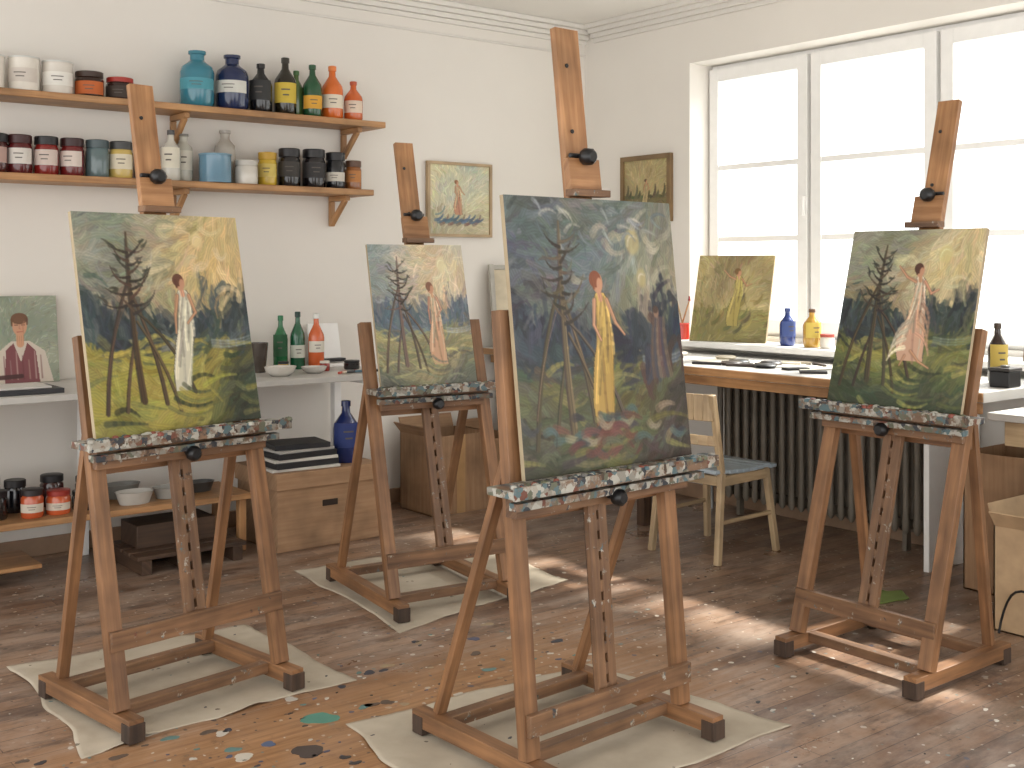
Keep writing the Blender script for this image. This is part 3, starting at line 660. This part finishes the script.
# desk items
vessel('glass_bottle',2.975,5.84,.88,.04,.30,'bottle',(34,104,62),(36,110,70),(34,84,52))
vessel('glass_bottle',3.07,5.82,.88,.042,.32,'bottle',(28,88,60),(24,56,48),(196,198,186),(.2,.42))
vessel('spray_bottle',3.165,5.78,.88,.045,.31,'bottle',(206,98,52),(225,225,220),(220,214,200),(.3,.5))
vessel('paper_cup',2.80,5.76,.88,.055,.16,'cup',(70,62,56)); vessel('porcelain_bowl',2.80,5.50,.88,.085,.05,'bowl',(210,205,196))
vessel('paper_cup',2.69,5.88,.88,.05,.13,'cup',(200,190,176)); vessel('mixing_dish',3.02,5.54,.88,.07,.035,'bowl',(200,196,190))
vessel('paint_jar',3.30,5.62,.88,.045,.05,'jar',K,K); vessel('paint_jar',2.90,5.66,.88,.03,.06,'jar',(196,160,60),K); vessel('paint_jar',3.13,5.62,.88,.028,.055,'jar',(140,44,36),W)
vessel('brush_jar',2.60,5.74,.88,.045,.11,'cup',(150,146,138),brushes=7)
b=MB(); b.b2((3.24,5.80,.881),(3.42,5.98,.90),M_white); b.beam((3.33,5.96,.9),(3.33,6.01,1.12),.2,.012,M_white); b.box((3.34,5.88,.915),(.12,.05,.02),M_black); b.build('tabletop_stand',bevel=.003)
b=MB()
for k in range(7): b.cyl((3.08+.03*k,5.38+.012*k,.889),(3.15+.03*k,5.43-.008*k,.889),.007,glossy([(176,70,52),(220,210,190),(30,30,34),(80,110,124)][k%4],.4),8)
b.build('paint_tubes')
b=MB(); b.box((1.45,5.50,.892),(.42,.26,.022),glossy((50,50,54),.5)); b.box((1.43,5.50,.909),(.36,.22,.010),glossy((200,196,190),.6)); b.build('sketchbooks',bevel=.002)
b=MB(); 
for k in range(6): b.box((2.1+.08*k,5.52+.03*(k%3),.8825+.001*k),(.28,.2,.0008),M_label,Matrix.Rotation(.3*k,3,'Z'))
b.build('loose_papers')

# ------------------------------------------------------------ portrait & framed pics
def portrait():
    c=Canvas(130,150,31); n=nz(c.rng,150,130,3,3); c.img=mixc(np.ones((150,130,1))*np.array((128,138,120.)),np.array((160,162,142.)),np.clip(n*1.3-.2,0,1))
    c.strokeize(500,lambda u,v:1+u*2)
    c.poly([(.12,1.0),(.18,.66),(.38,.52),(.62,.52),(.82,.64),(.92,1.0)],(202,188,174)); c.poly([(.28,1),(.31,.62),(.41,.54),(.5,.76),(.59,.54),(.7,.64),(.74,1)],(116,60,64))
    c.stroke([(.5,.42),(.5,.55)],.05,.05,(184,128,100)); c.ell(.5,.345,.095,.115,(198,146,114)); c.ell(.5,.26,.11,.065,(104,70,46)); c.stroke([(.40,.27),(.40,.34)],.016,.01,(104,70,46)); c.stroke([(.60,.27),(.60,.33)],.016,.01,(104,70,46))
    for x in (.455,.545): c.stroke([(x-.02,.335),(x+.02,.335)],.005,.005,(60,42,32),1,2); c.stroke([(x-.025,.315),(x+.025,.312)],.004,.004,(90,62,44),.9,2)
    c.stroke([(.5,.33),(.495,.375),(.51,.38)],.005,.005,(160,108,84),.9,2); c.stroke([(.465,.415),(.535,.412)],.006,.005,(150,72,62),.9,2); c.curve((.56,.3),(.55,.43),.1,.012,.008,(170,118,92),.5,3)
    for k in range(8): c.stroke([(.2+.08*k,.64+.05*(k%3)),(.21+.08*k,.95)],.008,.012,[(210,198,186),(102,50,56),(170,152,140)][k%3],.5,8)
    c.stroke([(0,.85),(.2,.93),(.5,.92)],.03,.03,(70,44,42)); return c
canvas_obj('portrait_painting',portrait(),.36,.43,Matrix.Translation((1.63,5.93,.882))@Matrix.Rotation(-.16,4,'X'),.018)
def small(seed,bg,bg2,low,fig,W=120,H=130,ex=None):
    c=Canvas(W,H,seed); n=nz(c.rng,H,W,3,3); c.img=mixc(np.ones((H,W,1))*np.array(bg,float),np.array(bg2,float),np.clip(n*2-.5,0,1)); c.img=np.where((c.V>.62+.1*(n-.5))[...,None],np.array(low,float)*(.8+.4*n[...,None]),c.img)
    c.strokeize(500,lambda u,v:.5+2*u+v,(.05,.15),(.01,.02)); 
    if ex: ex(c)
    figure(c,*fig)
    return c
def ex1(c):
    for k in range(16): u=.10+.045*k; c.curve((u,.80+.03*(k%3)),(u+.12,.72+.05*(k%2)),.15,.028,.014,[(66,88,114),(84,106,128),(110,84,76)][k%3],.6,10)
    c.curve((.1,.72),(.25,.6),.2,.014,.01,(110,130,122))
canvas_obj('framed_painting',small(41,(166,172,160),(206,198,160),(172,164,134),(.44,.22,.50,(206,190,150),SK,(140,96,60),.14,1,1.1,(176,120,92)),ex=ex1),.47,.44,Matrix.Translation((4.335,6.028,1.66)),.018,M_palewood,.018)
def ex2(c):
    for k in range(14): u=.05+.07*k; c.curve((u,.64),(u+.04,.44+.1*(k%3)),.1,.036,.018,(84,82,56),.6,10)
    for k in range(8): c.curve((.1+.1*k,.85),(.24+.09*k,.78),.15,.016,.008,(166,146,92),.5,10)
canvas_obj('framed_painting',small(42,(144,130,94),(174,158,112),(112,104,70),(.5,.34,.46,(176,158,114),SK,(80,60,40),0,2,1),ex=ex2),.40,.38,Matrix.Translation((5.408,5.43,1.775))@Matrix.Rotation(-math.pi/2,4,'Z'),.018,M_gold,.03)
def ex3(c):
    for k in range(22): u=c.rng.random(); v=c.rng.uniform(.5,.9); c.curve((u,v),(u+.08,v-.1),.15,.026,.014,[(100,96,62),(138,126,76),(84,84,56)][k%3],.55,10)
    for k in range(5): c.curve((.1+.15*k,.25),(.15+.14*k,.6),.15,.008,.005,(94,88,62),.4,8)
canvas_obj('oil_painting',small(43,(136,122,88),(182,166,116),(130,122,76),(.54,.16,.66,(192,176,104),SK,(110,84,50),.05,3,1.0,(156,140,80)),ex=ex3),.48,.545,
   Matrix.Translation((5.30,4.64,1.003))@Matrix.Rotation(math.radians(-70),4,'Z')@Matrix.Rotation(-.32,4,'X'),.02)
canvas_obj('oil_painting',small(44,(150,140,120),(176,164,140),(120,110,90),(.5,.2,.6,(150,130,100),SK,(90,70,50),0,2,1),W=60,H=70),.22,.26,
   Matrix.Translation((5.36,2.72,1.003))@Matrix.Rotation(math.radians(-80),4,'Z')@Matrix.Rotation(-.30,4,'X'),.02)

# ------------------------------------------------------------ window table
b=MB(); b.b2((4.50,2.55,.885),(5.41,6.03,.93),M_deskgrey); b.b2((4.49,2.55,.888),(4.4995,6.03,.927),M_pine)
b.b2((4.56,2.6,.83),(4.585,6.0,.8845),M_pine)
for yy in (4.62,5.9): b.b2((4.59,yy,0),(4.65,yy+.06,.8845),M_darkwood)
b.b2((4.95,3.08,0),(5.40,3.11,.8845),M_white)
b.build('window_bench',bevel=.003)
b=MB(); b.b2((4.35,1.2,.84),(5.15,2.45,.87),M_deskgrey)
for (xx,yy) in ((4.38,1.92),(4.38,1.25),(5.07,1.92),(5.07,1.25)): b.b2((xx,yy,0),(xx+.04,yy+.04,.8395),M_chair)
b.b2((4.39,1.3,.74),(4.415,2.40,.8395),M_chair)
b.build('side_table',bevel=.003)
b=MB()
n=21; y0,y1=3.3,4.6
for k in range(n):
    yy=y0+(y1-y0)*k/(n-1)
    for xx in (5.20,5.26,5.32):
        b.lathe([(.006,.10),(.018,.115),(.02,.15),(.017,.2),(.017,.7),(.02,.76),(.018,.79),(.006,.805)],(xx,yy,0),M_rad,10)
    b.b2((5.19,yy-.012,.12),(5.33,yy+.012,.17),M_rad); b.b2((5.19,yy-.012,.735),(5.33,yy+.012,.785),M_rad)
b.cyl((5.26,y0-.02,.145),(5.26,y1+.02,.145),.022,M_rad); b.cyl((5.26,y0-.02,.76),(5.26,y1+.02,.76),.022,M_rad)
for yy in (y0+.1,y1-.1): b.b2((5.24,yy-.012,0),(5.28,yy+.012,.12),M_rad)
b.cyl((5.26,y1+.02,.145),(5.26,y1+.12,.145),.012,M_metal); b.cyl((5.26,y1+.12,0),(5.26,y1+.12,.16),.012,M_metal)
b.build('cast_iron_radiator')
sl=1.0
vessel('glass_jar',5.30,5.00,sl,.045,.10,'can',(176,52,42),(190,70,58)); vessel('glass_jar',5.36,4.90,sl,.03,.10,'cup',(176,120,80))
vessel('glass_bottle',5.34,4.22,sl,.045,.215,'bottle',(34,56,120),None,(66,84,140))
vessel('glass_bottle',5.34,4.05,sl,.05,.215,'bottle',(186,144,60),(90,60,30),(200,176,84))
vessel('paint_jar',5.33,3.94,sl,.04,.08,'jar',(214,208,196),(160,70,58))
b=MB(); b.cyl((5.30,5.0,1.10),(5.33,4.97,1.24),.005,M_pine); b.cyl((5.30,5.0,1.10),(5.28,5.03,1.25),.005,M_palewood); b.lathe([(.009,0),(.004,.03)],(5.33,4.97,1.24),glossy((150,40,40)),8); b.build('paintbrushes')
b=MB(); rr=random.Random(8)
for k in range(32):
    yy=rr.uniform(3.2,4.9); xx=rr.uniform(4.64,5.14); c=rr.choice([(30,30,32),(44,40,40),(214,208,196),(190,180,160),(70,60,56)])
    if k%3==0: b.lathe([(.05,0),(.06,.012),(.05,.02),(0,.02)],(xx,yy,.931),glossy(c,.4),14)
    elif k%3==1: b.box((xx,yy,.937),(.06,.13,.012),glossy(c,.5),Matrix.Rotation(rr.random()*3,3,'Z'))
    else: b.cyl((xx,yy,.939),(xx+rr.uniform(-.1,.1),yy+.14,.939),.008,glossy(c,.4),8)
b.build('palettes_and_tools',bevel=.001)
b=MB()
for k in range(4): b.box((4.86+.05*(k%2),4.35-.22*k,.9325+.0008*k),(.21,.29,.0008),M_label,Matrix.Rotation(.5*k-.4,3,'Z'))
b.build('sketch_sheets')
vessel('glass_bottle',4.90,2.71,.93,.042,.27,'bottle',(46,30,22),(60,44,30),(196,170,84)); vessel('paint_jar',4.78,2.80,.93,.03,.08,'jar',K,K)
vessel('paper_cup',4.72,3.0,.93,.04,.03,'bowl',(214,208,196)); vessel('mixing_dish',4.75,3.3,.93,.06,.03,'bowl',(206,200,190))
b=MB(); b.b2((4.74,2.57,.931),(4.84,2.66,1.00),M_black); b.b2((4.735,2.565,1.0),(4.845,2.665,1.015),glossy((50,46,44),.4)); b.b2((4.775,2.60,1.015),(4.805,2.63,1.025),M_metal); b.build('tin_box',bevel=.004)
b=MB(); fm=m_plain('grey_frame',(170,166,156),.5)
R=Matrix.Rotation(math.radians(-12),3,'Z')@Matrix.Rotation(-.16,3,'X')
def F_(c,s,m): b.box(R@Vector(c),s,m,R)
F_((0,0,.26),(.30,.015,.48),m_plain('stretcher_back',(196,184,160),.8)); F_((-.165,-.005,.26),(.03,.03,.54),fm);F_((.165,-.005,.26),(.03,.03,.54),fm);F_((0,-.005,.01),(.30,.03,.03),fm);F_((0,-.005,.51),(.30,.03,.03),fm)
b.build('blank_framed_canvas',TR(4.70,5.88,.942),bevel=.003)

# ------------------------------------------------------------ chair
b=MB(); w=.21; M=TR(4.25,4.0,0,-86)
for sx in (-1,1):
    b.beam((sx*w,.0,.0),(sx*(w-.015),.05,.44),.03,.034,M_chair); b.beam((sx*(w-.015),.05,.44),(sx*(w-.01),-.03,.83),.03,.03,M_chair)
    b.beam((sx*(w+.01),.47,.0),(sx*(w-.02),.42,.43),.03,.032,M_chair)
    b.beam((sx*(w-.015),.06,.40),(sx*(w-.015),.42,.40),.022,.05,M_chair,side=(1,0,0))
    b.beam((sx*(w-.01),.03,.2),(sx*(w-.0),.45,.2),.018,.02,M_chair)
b.box((0,.05,.40),(.38,.022,.05),M_chair); b.box((0,.42,.40),(.38,.022,.05),M_chair)
for i in range(8):
    a0=-1+2*i/8;a1=-1+2*(i+1)/8
    for (zz,hh,yo) in ((.765,.13,-.022),(.60,.05,.012)):
        ya=yo-.03*(1-a0*a0);yb=yo-.03*(1-a1*a1); b.beam((a0*.2,ya,zz),(a1*.2,yb,zz),.012,hh,M_chair,side=(0,1,0))
n=9
for i in range(n):
    t=i/(n-1); yy=.03+.42*t; zz=.448-.012*math.sin(t*math.pi)-(.012 if i==n-1 else 0)
    ww=.40+.04*t
    b.box((0,yy,zz),(ww,.056,.02),M_seat)
b.build('wooden_chair',M,bevel=.004)
b=MB(); rr=random.Random(2); pts=[(4.42+.13*math.cos(a)*(.7+.5*rr.random()),2.98+.10*math.sin(a)*(.7+.5*rr.random())) for a in [2*math.pi*i/14 for i in range(14)]]
b.quadpoly(pts,.0005,.008,m_plain('green_cloth',(104,120,62),.9)); b.build('green_rag',bevel=.003)

# ------------------------------------------------------------ light & camera
wd=bpy.data.worlds.new('world'); S.world=wd; wd.use_nodes=True; bg=wd.node_tree.nodes['Background']; bg.inputs[0].default_value=(1,.99,.97,1); bg.inputs[1].default_value=2.5
sd=bpy.data.lights.new('sun','SUN'); sd.energy=11; sd.angle=math.radians(3.5); sd.color=(1,.95,.87); so=bpy.data.objects.new('sun',sd); S.collection.objects.link(so)
so.rotation_euler=Vector((-1,.12,-1.22)).to_track_quat('-Z','Y').to_euler(); so.location=(9,5,6)
wl=bpy.data.lights.new('window_skylight','AREA'); wl.shape='RECTANGLE'; wl.size=3.6; wl.size_y=1.6; wl.energy=300; wl.color=(1,.99,.97); wo=bpy.data.objects.new('window_skylight',wl); S.collection.objects.link(wo)  # added area lamp above the view, strengthens daylight coming through the windows
wo.location=(6.9,3.4,4.3); wo.rotation_euler=Vector((-1,0,-1.35)).to_track_quat('-Z','Y').to_euler()
S.view_settings.view_transform='Standard'
cd=bpy.data.cameras.new('cam'); cd.sensor_width=36; cd.lens=1158/1024*36; cd.shift_y=-117/1024; cd.clip_start=.05
co=bpy.data.objects.new('camera_main',cd); S.collection.objects.link(co); co.location=(0,0,H_EYE); co.rotation_euler=(math.radians(90),0,math.radians(-38.3)); S.camera=co
